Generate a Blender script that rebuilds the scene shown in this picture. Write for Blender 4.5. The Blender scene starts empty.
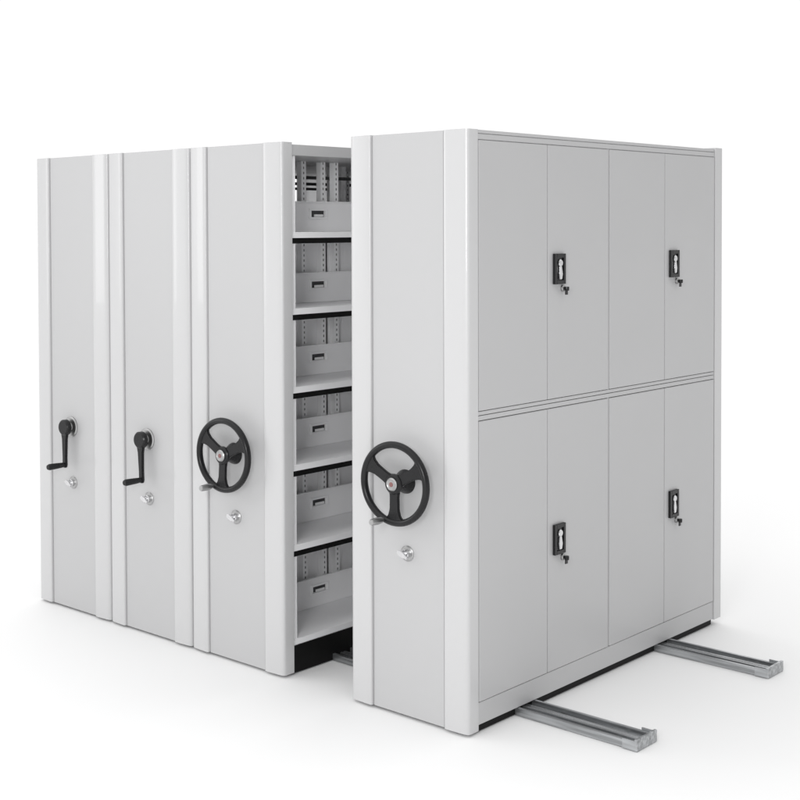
import bpy, bmesh, math, random
from mathutils import Vector, Matrix
random.seed(4)
C = bpy.context.scene.collection
W, G, D, H = 0.58492, 0.36937, 2.080, 2.30
PI = math.pi

# ---------------------------------------------------------------- materials
def base_mat(name, col, rough=0.5, metal=0.0):
    m = bpy.data.materials.new(name); m.use_nodes = True
    nt = m.node_tree; b = nt.nodes['Principled BSDF']
    b.inputs['Base Color'].default_value = (*col, 1)
    b.inputs['Roughness'].default_value = rough
    b.inputs['Metallic'].default_value = metal
    return m, nt, b

def noisy(name, col, rough, metal=0.0, amount=0.04, scale=3.0, bump=0.0, bscale=900.0, rvar=0.06, coat=0.0, stretch=(1,1,1), spec=0.5, wave=0.0):
    m, nt, b = base_mat(name, col, rough, metal)
    b.inputs['Specular IOR Level'].default_value = spec
    tc = nt.nodes.new('ShaderNodeTexCoord')
    mp = nt.nodes.new('ShaderNodeMapping'); mp.inputs['Scale'].default_value = stretch
    nt.links.new(tc.outputs['Object'], mp.inputs['Vector'])
    n = nt.nodes.new('ShaderNodeTexNoise'); n.inputs['Scale'].default_value = scale; n.inputs['Detail'].default_value = 4
    nt.links.new(mp.outputs[0], n.inputs['Vector'])
    mr = nt.nodes.new('ShaderNodeMapRange'); mr.inputs['From Min'].default_value = 0.3; mr.inputs['From Max'].default_value = 0.7
    mr.inputs['To Min'].default_value = 1-amount; mr.inputs['To Max'].default_value = 1+amount
    nt.links.new(n.outputs['Fac'], mr.inputs['Value'])
    vm = nt.nodes.new('ShaderNodeVectorMath'); vm.operation = 'SCALE'
    vm.inputs[0].default_value = col
    nt.links.new(mr.outputs[0], vm.inputs['Scale'])
    nt.links.new(vm.outputs[0], b.inputs['Base Color'])
    mr2 = nt.nodes.new('ShaderNodeMapRange'); mr2.inputs['To Min'].default_value = rough-rvar; mr2.inputs['To Max'].default_value = rough+rvar
    nt.links.new(n.outputs['Fac'], mr2.inputs['Value']); nt.links.new(mr2.outputs[0], b.inputs['Roughness'])
    if bump:
        n2 = nt.nodes.new('ShaderNodeTexNoise'); n2.inputs['Scale'].default_value = bscale; n2.inputs['Detail'].default_value = 2
        nt.links.new(tc.outputs['Object'], n2.inputs['Vector'])
        bp = nt.nodes.new('ShaderNodeBump'); bp.inputs['Strength'].default_value = bump; bp.inputs['Distance'].default_value = 0.001
        nt.links.new(n2.outputs['Fac'], bp.inputs['Height']); nt.links.new(bp.outputs[0], b.inputs['Normal'])
        if wave:
            n3 = nt.nodes.new('ShaderNodeTexNoise'); n3.inputs['Scale'].default_value = 1.6; n3.inputs['Detail'].default_value = 1
            oi = nt.nodes.new('ShaderNodeObjectInfo'); va = nt.nodes.new('ShaderNodeVectorMath'); va.operation = 'MULTIPLY_ADD'
            nt.links.new(oi.outputs['Random'], va.inputs[0]); va.inputs[1].default_value = (17, 17, 17); nt.links.new(tc.outputs['Object'], va.inputs[2])
            nt.links.new(va.outputs[0], n3.inputs['Vector'])
            b3 = nt.nodes.new('ShaderNodeBump'); b3.inputs['Strength'].default_value = 1.0; b3.inputs['Distance'].default_value = wave
            nt.links.new(n3.outputs['Fac'], b3.inputs['Height']); nt.links.new(b3.outputs[0], bp.inputs['Normal'])
    b.inputs['Coat Weight'].default_value = coat
    return m

PAINT = noisy('grey_white_powder_coat', (0.49, 0.49, 0.495), 0.40, amount=0.008, scale=0.8, bump=0.12, bscale=500, rvar=0.02)
TRIM = noisy('pale_trim_powder_coat', (0.56, 0.56, 0.565), 0.30, amount=0.008, scale=0.8, bump=0.06, bscale=500, rvar=0.02, coat=0.2)
DOOR = noisy('door_powder_coat', (0.49, 0.49, 0.495), 0.32, amount=0.01, scale=0.8, bump=0.12, bscale=500, wave=0.03, rvar=0.02)
INNER = noisy('inner_shelf_paint', (0.91, 0.91, 0.92), 0.45, amount=0.015, scale=4)
BLACK = noisy('black_plastic', (0.008, 0.008, 0.009), 0.28, amount=0.1, scale=20, spec=0.35)
SLOT_SHADE = noisy('slot_shade_colour', (0.05, 0.05, 0.052), 0.6, amount=0.1, scale=20)
PLINTH_SHADE = noisy('black_plinth_and_shade', (0.004, 0.004, 0.004), 0.55, amount=0.2, scale=9, spec=0.15)  # black base paint, also the colour of the shade strips under shelf lips
GAP = noisy('dark_gap_steel', (0.05, 0.05, 0.055), 0.7, amount=0.1, scale=9)
CHROME = noisy('chromed_metal', (0.66, 0.66, 0.67), 0.2, 1.0, amount=0.05, scale=30)
SATIN = noisy('satin_metal', (0.42, 0.42, 0.42), 0.35, 1.0, amount=0.08, scale=40)
RED = noisy('muted_red_paint', (0.22, 0.10, 0.095), 0.4, amount=0.2, scale=200)
GALV = noisy('galvanised_steel', (0.40, 0.41, 0.42), 0.34, 0.9, amount=0.42, scale=70, bump=0.25, bscale=120, rvar=0.16, stretch=(0.05,1,1))
FLOOR = noisy('white_floor', (0.87, 0.87, 0.87), 0.7, amount=0.003, scale=0.5)

def perforated():
    m, nt, b = base_mat('perforated_upright_paint', (0.8, 0.8, 0.81), 0.45)
    tc = nt.nodes.new('ShaderNodeTexCoord'); s = nt.nodes.new('ShaderNodeSeparateXYZ')
    nt.links.new(tc.outputs['Object'], s.inputs[0])
    def math_(op, a, b_=None):
        n = nt.nodes.new('ShaderNodeMath'); n.operation = op
        for i, v in enumerate((a, b_)):
            if v is None: continue
            if isinstance(v, (int, float)): n.inputs[i].default_value = v
            else: nt.links.new(v, n.inputs[i])
        return n.outputs[0]
    z = math_('FRACT', math_('DIVIDE', s.outputs['Z'], 0.024))
    zz = math_('LESS_THAN', z, 0.45)
    yy = math_('LESS_THAN', math_('ABSOLUTE', s.outputs['Y']), 0.0038)
    k = math_('MULTIPLY', zz, yy)
    mx = nt.nodes.new('ShaderNodeMix'); mx.data_type = 'RGBA'
    mx.inputs['A'].default_value = (0.91, 0.91, 0.92, 1); mx.inputs['B'].default_value = (0.22, 0.22, 0.22, 1)
    nt.links.new(k, mx.inputs['Factor']); nt.links.new(mx.outputs['Result'], b.inputs['Base Color'])
    return m
PERF = perforated()

# ---------------------------------------------------------------- mesh helpers
def box(bm, x0, x1, y0, y1, z0, z1, bev=0.0):
    t = bmesh.new()
    bmesh.ops.create_cube(t, size=1)
    for v in t.verts:
        v.co = Vector(((x0+x1)/2+v.co.x*(x1-x0), (y0+y1)/2+v.co.y*(y1-y0), (z0+z1)/2+v.co.z*(z1-z0)))
    if bev: bmesh.ops.bevel(t, geom=list(t.edges), offset=bev, segments=2, affect='EDGES', profile=0.6)
    merge(bm, t)
def merge(bm, t, mat=None):
    me = bpy.data.meshes.new('tmp'); 
    if mat is not None: bmesh.ops.transform(t, matrix=mat, verts=t.verts)
    t.to_mesh(me); t.free(); bm.from_mesh(me); bpy.data.meshes.remove(me)
def lathe(bm, prof, center, axis='-y', seg=40):
    """profile of (radius, height) revolved about axis through center"""
    t = bmesh.new(); rings = []
    for r, h in prof:
        rings.append([t.verts.new((r*math.cos(2*PI*i/seg), r*math.sin(2*PI*i/seg), h)) for i in range(seg)])
    for a, b in zip(rings, rings[1:]):
        for i in range(seg):
            t.faces.new((a[i], a[(i+1) % seg], b[(i+1) % seg], b[i]))
    t.faces.new(list(reversed(rings[0]))); t.faces.new(rings[-1])
    R = {'-y': Matrix.Rotation(PI/2, 4, 'X'), 'x': Matrix.Rotation(PI/2, 4, 'Y'), 'z': Matrix.Identity(4)}[axis]
    merge(bm, t, Matrix.Translation(Vector(center)) @ R)
def torus(bm, R, r, center, axis='-y', seg=72, rs=16, sq=1.0):
    t = bmesh.new(); rings = []
    for i in range(seg):
        a = 2*PI*i/seg
        rings.append([t.verts.new(((R+r*math.cos(b))*math.cos(a), (R+r*math.cos(b))*math.sin(a), r*sq*math.sin(b))) for b in [2*PI*j/rs for j in range(rs)]])
    for i in range(seg):
        a, b = rings[i], rings[(i+1) % seg]
        for j in range(rs): t.faces.new((a[j], b[j], b[(j+1) % rs], a[(j+1) % rs]))
    Rm = {'-y': Matrix.Rotation(PI/2, 4, 'X'), 'x': Matrix.Rotation(PI/2, 4, 'Y'), 'z': Matrix.Identity(4)}[axis]
    merge(bm, t, Matrix.Translation(Vector(center)) @ Rm)
def prism(bm, poly, z0, z1, bev=0.0, mat=None):
    t = bmesh.new()
    lo = [t.verts.new((x, y, z0)) for x, y in poly]; hi = [t.verts.new((x, y, z1)) for x, y in poly]
    t.faces.new(list(reversed(lo))); t.faces.new(hi)
    n = len(poly)
    for i in range(n): t.faces.new((lo[i], lo[(i+1) % n], hi[(i+1) % n], hi[i]))
    bmesh.ops.recalc_face_normals(t, faces=t.faces)
    if bev: bmesh.ops.bevel(t, geom=list(t.edges), offset=bev, segments=2, affect='EDGES')
    merge(bm, t, mat)
CACHE = {}
def part(name, key, build, mat, parent, loc=(0, 0, 0), smooth=False, label=None):
    if key not in CACHE:
        bm = bmesh.new(); build(bm)
        bmesh.ops.recalc_face_normals(bm, faces=bm.faces)
        me = bpy.data.meshes.new(name); bm.to_mesh(me); bm.free(); me.materials.append(mat)
        if smooth:
            for p in me.polygons: p.use_smooth = True
            me.set_sharp_from_angle(angle=math.radians(30))
        CACHE[key] = me
    o = bpy.data.objects.new(name, CACHE[key]); C.objects.link(o)
    o.parent = parent; o.location = loc
    if label: o['label'] = label
    return o
def thing(name, label, cat, loc, group=None):
    o = bpy.data.objects.new(name, None); C.objects.link(o); o.location = loc
    o.empty_display_size = 0.1
    o['label'] = label; o['category'] = cat
    if group: o['group'] = group
    return o

# ---------------------------------------------------------------- cabinet
YB = [0.062, 1.022, 2.010]
DECK = [0.150, 0.560, 0.908, 1.245, 1.585, 1.916]
XC = W/2-0.03

GL = 0.114
def b_front(bm):
    poly = [(GL+0.001, 0.060), (GL+0.001, 0.006), (GL+0.005, 0.006), (GL+0.007, 0.002), (W-GL-0.007, 0.002), (W-GL-0.005, 0.006), (W-GL-0.001, 0.006), (W-GL-0.001, 0.060)]
    prism(bm, poly, 0.012, H-0.001)
def b_trim(side):
    # folded side strip: chamfered outer edge, sloping flat face, rolled inner edge
    def f(bm):
        pts = [(0.004, 0.062), (0.004, 0.012), (0.0055, 0.005), (0.010, 0.000), (0.020, -0.004)]
        n = 10
        for i in range(1, n):
            t = i/n
            pts.append((0.020+t*(GL-0.010-0.020), -0.004-0.0045*math.sin(PI*t*0.5)))
        x0, y0 = pts[-1]
        for a in (20, 45, 70, 90):
            pts.append((GL-0.008+0.008*math.sin(math.radians(a)), y0+0.006*(1-math.cos(math.radians(a)))))
        pts.append((GL, 0.062))
        if side > 0: pts = [(W-0.004-(x-0.004), y) for x, y in reversed(pts)]
        prism(bm, pts, 0.012, H)
    return f
def b_rear(bm): box(bm, 0.004, W-0.001, YB[2], D, 0.03, H+0.006, 0.002)
def b_top(bm): box(bm, 0.006, W-0.012, YB[0]+0.001, YB[2]-0.001, 2.245, 2.292, 0.002)
def b_base(bm): box(bm, 0.014, W-0.016, YB[0]+0.001, YB[2]-0.001, 0.005, 0.128, 0.002)
def b_shelf(bm):
    y0, y1 = 0.004, YB[1]-YB[0]-0.004
    box(bm, 0.012, W-0.016, y0, y1, -0.006, 0.0)
    for xa, xb in ((0.012, 0.020), (W-0.024, W-0.016)):
        box(bm, xa, xb, y0, y1, -0.026, -0.0055)
def b_shade_strip(bm):
    box(bm, -0.0045, 0.0045, 0.006, YB[1]-YB[0]-0.006, -0.050, -0.0263)  # black strip added below the lip, standing in for the shade there
def b_stop(bm):
    x0, x1 = W/2-0.006, W/2+0.006; y0, y1 = 0.02, YB[1]-YB[0]-0.02; yc = (y0+y1)/2
    h = 0.135; za, zb = 0.068, 0.098; hw = 0.050
    box(bm, x0, x1, y0, yc-hw, 0.001, h); box(bm, x0, x1, yc+hw, y1, 0.001, h)
    box(bm, x0, x1, yc-hw, yc+hw, 0.001, za); box(bm, x0, x1, yc-hw, yc+hw, zb, h)
    for a, b_, c, d in ((yc-hw-0.012, yc+hw+0.012, zb, zb+0.009), (yc-hw-0.012, yc+hw+0.012, za-0.009, za), (yc-hw-0.012, yc-hw, za, zb), (yc+hw, yc+hw+0.012, za, zb)):
        box(bm, x1, x1+0.007, a, b_, c, d, 0.001)
    box(bm, x1-0.002, x1+0.010, y0, y1, h, h+0.006, 0.001)      # folded top lip
def b_slot_shade(bm):
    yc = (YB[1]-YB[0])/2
    box(bm, W/2-0.004, W/2-0.001, yc-0.051, yc+0.051, 0.067, 0.099)  # dark plate behind the hole; shade in the hole put into its colour
def b_tab(bm):
    yc = (YB[1]-YB[0])/2
    box(bm, W/2+0.001, W/2+0.006, yc-0.022, yc+0.040, 0.069, 0.081, 0.002)
def b_post(w, z1=2.244):
    def f(bm): box(bm, -0.014, 0.014, -w/2, w/2, 0.13, z1)
    return f
def b_back(a, b_, z0=0.13, z1=1.90):
    def f(bm): box(bm, XC-0.020, XC-0.0145, a, b_, z0, z1)
    return f
def b_hbar(bm): box(bm, XC-0.020, XC-0.0142, YB[0]+0.001, YB[2]-0.001, -0.008, 0.008, 0.001)
def b_frame(bm):
    x0, x1 = W-0.022, W-0.006
    ya, yb = YB[0]+0.002, YB[2]-0.002
    for z0, z1 in ((2.286, 2.299), (2.263, 2.2835), (1.217, 1.231), (1.197, 1.2145), (0.034, 0.119)):
        box(bm, x0, x1, ya, yb, z0, z1, 0.0015)
    for z0, z1 in ((0.1195, 1.1965), (1.2315, 2.2625)):
        box(bm, x0, x1-0.001, 1.0180, 1.0270, z0, z1, 0.001)
def b_liner(bm): box(bm, W-0.034, W-0.024, YB[0]+0.003, YB[2]-0.003, 0.13, 2.244)
def b_door(w, h):
    def f(bm): box(bm, -0.016, 0, 0, w, 0, h, 0.004)
    return f
def b_plate(bm):
    box(bm, 0.0005, 0.006, -0.041, 0.041, -0.062, 0.062, 0.002)
    for a, b_, c, d in ((-0.041, -0.026, -0.062, 0.062), (0.026, 0.041, -0.062, 0.062), (-0.0255, 0.0255, 0.046, 0.062), (-0.0255, 0.0255, -0.062, -0.046)):
        box(bm, 0.0065, 0.012, a, b_, c, d, 0.0015)
def b_latch(bm):
    lathe(bm, [(0.015, 0.0), (0.015, 0.006), (0.012, 0.009)], (0.0065, 0.0, 0.024), 'x', 24)
    prism(bm, [(-0.008, -0.042), (0.010, -0.042), (0.015, -0.02), (0.008, 0.012), (-0.008, 0.012), (-0.012, -0.02)], 0, 0.007, 0.0015,
          Matrix(((0, 0, 1, 0.0068), (1, 0, 0, 0), (0, 1, 0, 0), (0, 0, 0, 1))))
def b_cyl(bm):
    lathe(bm, [(0.014, 0), (0.014, 0.008), (0.011, 0.011)], (0.0004, 0, 0), 'x', 24)
def b_key(bm):
    box(bm, 0.0115, 0.018, -0.0015, 0.0015, -0.004, 0.004)
    lathe(bm, [(0.009, -0.008), (0.0095, 0), (0.009, 0.008)], (0.022, 0, -0.001), 'z', 20)
    box(bm, 0.018, 0.022, -0.009, 0.009, -0.026, -0.0095, 0.0015)

WZ = 0.936
def b_rim(bm): torus(bm, 0.152, 0.0135, (0, 0, 0), '-y', 80, 16, 1.15)
def b_spoke(bm):
    prof = [(0.020, 0.026), (0.05, 0.021), (0.10, 0.022), (0.126, 0.030), (0.145, 0.052)]
    poly = [(x, -w) for x, w in prof] + [(x, w) for x, w in reversed(prof)]
    prism(bm, poly, -0.007, 0.007, 0.003, Matrix.Rotation(PI/2, 4, 'X'))
def b_hub(bm): lathe(bm, [(0.048, -0.068), (0.046, -0.060), (0.030, -0.03), (0.030, -0.008), (0.040, 0.0), (0.040, 0.010), (0.035, 0.015)], (0, 0, 0), '-y', 40)
def b_cap(bm): lathe(bm, [(0.026, 0.0152), (0.026, 0.020), (0.022, 0.024), (0.019, 0.024), (0.017, 0.0225), (0.006, 0.0225)], (0, 0, 0), '-y', 36)
def b_mark(bm):
    lathe(bm, [(0.0095, 0.0227), (0.0090, 0.0236), (0.006, 0.0240)], (0, 0, 0), '-y', 24)
def b_grip(bm): lathe(bm, [(0.007, 0.010), (0.007, 0.022), (0.012, 0.026), (0.0145, 0.05), (0.013, 0.082), (0.010, 0.088)], (0, 0, 0), '-y', 28)
def handwheel(root, tilt):
    w = part('handwheel', 'rim', b_rim, BLACK, root, (W/2-0.012, -0.066, WZ), True)
    for a in (28, 152, 270):
        s = part('spoke', 'spoke', b_spoke, BLACK, w, (0, 0, 0), True); s.rotation_euler = (0, -math.radians(a), 0)
    part('hub', 'hub', b_hub, BLACK, w, smooth=True)
    part('hub_cap', 'hubcap', b_cap, SATIN, w, smooth=True)
    part('round_mark', 'mark', b_mark, RED, w, smooth=True)
    a = math.radians(252)
    part('grip', 'grip', b_grip, SATIN, w, (0.152*math.cos(a), 0, 0.152*math.sin(a)), True)
    w.rotation_euler = (0, tilt, 0)

def b_flange(bm): lathe(bm, [(0.052, 0.0005), (0.052, 0.005), (0.046, 0.009), (0.022, 0.010), (0.018, 0.030)], (0, 0, 0), '-y', 40)
def b_arm(bm):
    lathe(bm, [(0.034, 0.026), (0.040, 0.030), (0.040, 0.050), (0.034, 0.056)], (0, 0, 0), '-y', 36)
    prof = [(0.02, 0.026), (0.06, 0.017), (0.15, 0.013), (0.19, 0.014), (0.203, 0.009)]
    poly = [(x, -w) for x, w in prof] + [(x, w) for x, w in reversed(prof)]
    prism(bm, poly, 0.034, 0.050, 0.003, Matrix.Rotation(PI/2, 4, 'X') @ Matrix.Rotation(-PI/2, 4, 'Z'))
def b_cgrip(bm): lathe(bm, [(0.010, 0.045), (0.010, 0.056), (0.0125, 0.058), (0.0145, 0.09), (0.016, 0.14), (0.012, 0.150)], (0, 0, -0.188), '-y', 28)
def crank(root, ang):
    c = part('crank_handle', 'arm', b_arm, BLACK, root, (W/2-0.015, 0.002, WZ), True)
    c.rotation_euler = (0, ang, 0)
    part('flange', 'flange', b_flange, SATIN, c, smooth=True)
    part('grip', 'cgrip', b_cgrip, BLACK, c, smooth=True)
def b_esc(bm): lathe(bm, [(0.031, 0.0004), (0.031, 0.0025), (0.027, 0.006), (0.019, 0.007)], (0, 0, 0), '-y', 36)
def b_lock(bm):
    lathe(bm, [(0.018, 0.0072), (0.018, 0.018), (0.015, 0.022), (0.010, 0.022), (0.010, 0.030)], (0, 0, 0), '-y', 36)
def b_turn(bm):
    prism(bm, [(-0.026, -0.005), (-0.014, -0.011), (0.004, -0.011), (0.018, -0.005), (0.026, -0.008), (0.028, 0.006), (0.018, 0.006), (0.004, 0.011), (-0.014, 0.011), (-0.026, 0.005)], 0.0302, 0.038, 0.0015, Matrix.Rotation(math.radians(22), 4, 'Y') @ Matrix.Rotation(PI/2, 4, 'X'))

def cabinet(x0, label, kind, doors=False, ang=0.0):
    r = thing('shelving_cabinet', label, 'cabinet', (x0, 0, 0), 'mobile shelving cabinets standing in a row')
    part('front_panel', 'front', b_front, PAINT, r, smooth=True)
    part('side_trim', 'triml', b_trim(-1), TRIM, r, smooth=True)
    part('side_trim', 'trimr', b_trim(1), TRIM, r, smooth=True)
    part('rear_panel', 'rear', b_rear, TRIM, r)
    part('top_panel', 'top', b_top, PAINT, r)
    part('base', 'base', b_base, PLINTH_SHADE, r)
    for a, b_ in ((YB[0]+0.001, 0.618), (0.668, 1.46), (1.65, YB[2]-0.001)):
        part('back_panel', ('back', a), b_back(a, b_), INNER, r)
    part('cross_bar', 'hbar', b_hbar, BLACK, r, (0, 0, 2.170))
    for k in range(2):
        for z in DECK:
            s = part('shelf', 'shelf', b_shelf, INNER, r, (0, YB[k], z))
            for x in (0.018, W-0.023): part('shade_strip', 'shade_edge', b_shade_strip, PLINTH_SHADE, s, (x, 0, 0))
            t = part('shelf_divider', 'stop', b_stop, INNER, r, (0, YB[k], z))
            part('pull_slot_shade', 'slot_shade', b_slot_shade, SLOT_SHADE, t)
            part('finger_tab', 'tab', b_tab, INNER, t)
    for y in (0.082, 1.022, 1.988):
        for x in (0.032, W-0.036):
            part('upright', 'up', b_post(0.036), INNER, r, (x, y, 0))
    for y in (0.470, 0.606, 0.700, 1.47, 1.64):
        part('upright', 'up2', b_post(0.032), PERF, r, (XC, y, 0))
    if kind == 'wheel': handwheel(r, ang)
    else: crank(r, ang)
    e = part('lock_escutcheon', 'esc', b_esc, SATIN, r, (W/2-0.003, 0.002, 0.654), True)
    part('lock_barrel', 'lock', b_lock, CHROME, e, smooth=True)
    part('thumb_turn', 'turn', b_turn, CHROME, e)
    if doors:
        part('door_frame', 'frame', b_frame, PAINT, r)
        part('door_liner', 'liner', b_liner, GAP, r)
        ys = [(0.067, 0.540), (0.544, 1.0155), (1.0295, 1.514), (1.518, 2.005)]
        for z0, z1 in ((0.1215, 1.1945), (1.2335, 2.2605)):
            for i, (a, b_) in enumerate(ys):
                d = part('door', ('door', i, z0), b_door(b_-a, z1-z0), DOOR, r, (W-0.003, a, z0))
                if i % 2:
                    zc = (0.657 if z0 < 1 else 1.760) - z0
                    part('lock_plate', 'plate', b_plate, BLACK, d, (0, 0.075, zc))
                    part('latch', 'latch', b_latch, CHROME, d, (0, 0.075, zc), True)
                    part('lock_cylinder', 'cyl', b_cyl, SATIN, d, (0, 0.106, zc-0.080), True)
                    part('key', 'key', b_key, BLACK, d, (0, 0.106, zc-0.080))
    return r

cabinet(-4*W-G, 'light grey crank handle cabinet at the far left end of the row', 'crank')
cabinet(-3*W-G, 'light grey crank handle cabinet beside the first handwheel cabinet', 'crank', ang=math.radians(-2))
cabinet(-2*W-G, 'light grey handwheel cabinet with open shelves facing the aisle', 'wheel', ang=math.radians(3))
cabinet(-W, 'light grey handwheel cabinet standing apart with eight locking doors on its side', 'wheel', True)

# ---------------------------------------------------------------- rails
def b_rail(bm):
    x0, x1 = -2.70, 0.50
    # one folded channel profile in the y-z plane, swept along x
    prof = [(-0.068, 0.002), (0.068, 0.002), (0.068, 0.032), (0.052, 0.032), (0.052, 0.010), (0.018, 0.010), (0.018, 0.026), (0.006, 0.026), (0.003, 0.019), (-0.003, 0.019), (-0.006, 0.026), (-0.018, 0.026), (-0.018, 0.010), (-0.052, 0.010), (-0.052, 0.032), (-0.068, 0.032)]
    prism(bm, prof, x0, x1, 0.0010, Matrix(((0, 0, 1, 0), (1, 0, 0, 0), (0, 1, 0, 0), (0, 0, 0, 1))))
def b_end(bm):
    box(bm, 0.501, 0.512, -0.076, 0.076, 0.002, 0.046, 0.002)
    for s in (-1, 1):
        a, b_ = sorted((s*0.0755, s*0.0695)); box(bm, 0.452, 0.503, a, b_, 0.003, 0.040, 0.001)
def b_bolt(bm): lathe(bm, [(0.009, 0), (0.009, 0.005), (0.006, 0.007)], (0, 0, 0), 'z', 6)
for y, lab in ((0.395, 'galvanised floor rail nearest the front panels, poking out from under the door side'),
               (1.515, 'galvanised floor rail farther back, poking out under the rear doors')):
    r = thing('floor_rail', lab, 'rail', (0, y, 0), 'floor rails under the cabinets')
    part('channel', 'rail', b_rail, GALV, r)
    part('end_stop', 'end', b_end, GALV, r)
    for x in (0.12, 0.40):
        for s in (-1, 1): part('bolt', 'bolt', b_bolt, SATIN, r, (x, s*0.035, 0.0103))

# ---------------------------------------------------------------- floor
bm = bmesh.new(); bmesh.ops.create_grid(bm, x_segments=1, y_segments=1, size=120)
me = bpy.data.meshes.new('floor'); bm.to_mesh(me); bm.free(); me.materials.append(FLOOR)
fl = bpy.data.objects.new('floor', me); C.objects.link(fl); fl['kind'] = 'structure'; fl['label'] = 'seamless white studio floor'

# ---------------------------------------------------------------- light
wd = bpy.data.worlds.new('World'); bpy.context.scene.world = wd; wd.use_nodes = True
nt = wd.node_tree; bg = nt.nodes['Background']
tc = nt.nodes.new('ShaderNodeTexCoord'); sp = nt.nodes.new('ShaderNodeSeparateXYZ'); nt.links.new(tc.outputs['Generated'], sp.inputs[0])
mx = nt.nodes.new('ShaderNodeMapRange'); mx.interpolation_type = 'SMOOTHSTEP'
mx.inputs['From Min'].default_value = -0.25; mx.inputs['From Max'].default_value = 0.7; mx.inputs['To Min'].default_value = 1.03; mx.inputs['To Max'].default_value = 0.54
nt.links.new(sp.outputs['X'], mx.inputs['Value'])
mz = nt.nodes.new('ShaderNodeMapRange'); mz.interpolation_type = 'SMOOTHSTEP'
mz.inputs['From Min'].default_value = 0.3; mz.inputs['From Max'].default_value = 1.0; mz.inputs['To Min'].default_value = 0.0; mz.inputs['To Max'].default_value = 0.55
nt.links.new(sp.outputs['Z'], mz.inputs['Value'])
ad = nt.nodes.new('ShaderNodeMath'); ad.operation = 'ADD'; nt.links.new(mx.outputs[0], ad.inputs[0]); nt.links.new(mz.outputs[0], ad.inputs[1])
nt.links.new(ad.outputs[0], bg.inputs['Strength']); bg.inputs['Color'].default_value = (1, 1, 1, 1)

def area(name, loc, tgt, size, power, spec=1.0):
    l = bpy.data.lights.new(name, 'AREA'); l.shape = 'RECTANGLE'; l.size, l.size_y = size; l.energy = power; l.specular_factor = spec
    o = bpy.data.objects.new(name, l); C.objects.link(o); o.location = loc
    o.rotation_euler = (Vector(tgt)-Vector(loc)).to_track_quat('-Z', 'Y').to_euler()
area('added_aisle_fill', (1.9, -4.4, 2.3), (-1.0, 0, 1.25), (1.0, 1.4), 82)  # added fill, no real fixture; brightens the aisle shelves and fronts
area('added_side_fill', (-5.2, -3.2, 2.4), (-1.2, 0, 1.3), (0.8, 2.2), 24, 0.3)  # added fill from the left, no real fixture; models the curved trims

# ---------------------------------------------------------------- camera
yaw, pitch, roll = -0.79552, -0.02497, -0.00592
F = Vector((math.sin(yaw)*math.cos(pitch), math.cos(yaw)*math.cos(pitch), math.sin(pitch)))
R = F.cross(Vector((0, 0, 1))).normalized(); U = R.cross(F)
R2 = R*math.cos(roll)+U*math.sin(roll); U2 = U*math.cos(roll)-R*math.sin(roll)
cam = bpy.data.cameras.new('camera'); co = bpy.data.objects.new('camera', cam); C.objects.link(co)
M = Matrix((R2, U2, -F)).transposed().to_4x4(); M.translation = Vector((2.92346, -4.12607, 1.92459)); co.matrix_world = M
cam.sensor_width = 36; cam.lens = 36*1330.81/800
cam.shift_x = (400-228.464)/800; cam.shift_y = -(400-263.563)/800
cam.clip_end = 500
sc = bpy.context.scene; sc.camera = co
sc.view_settings.view_transform = 'Standard'; sc.view_settings.look = 'None'; sc.view_settings.exposure = 0
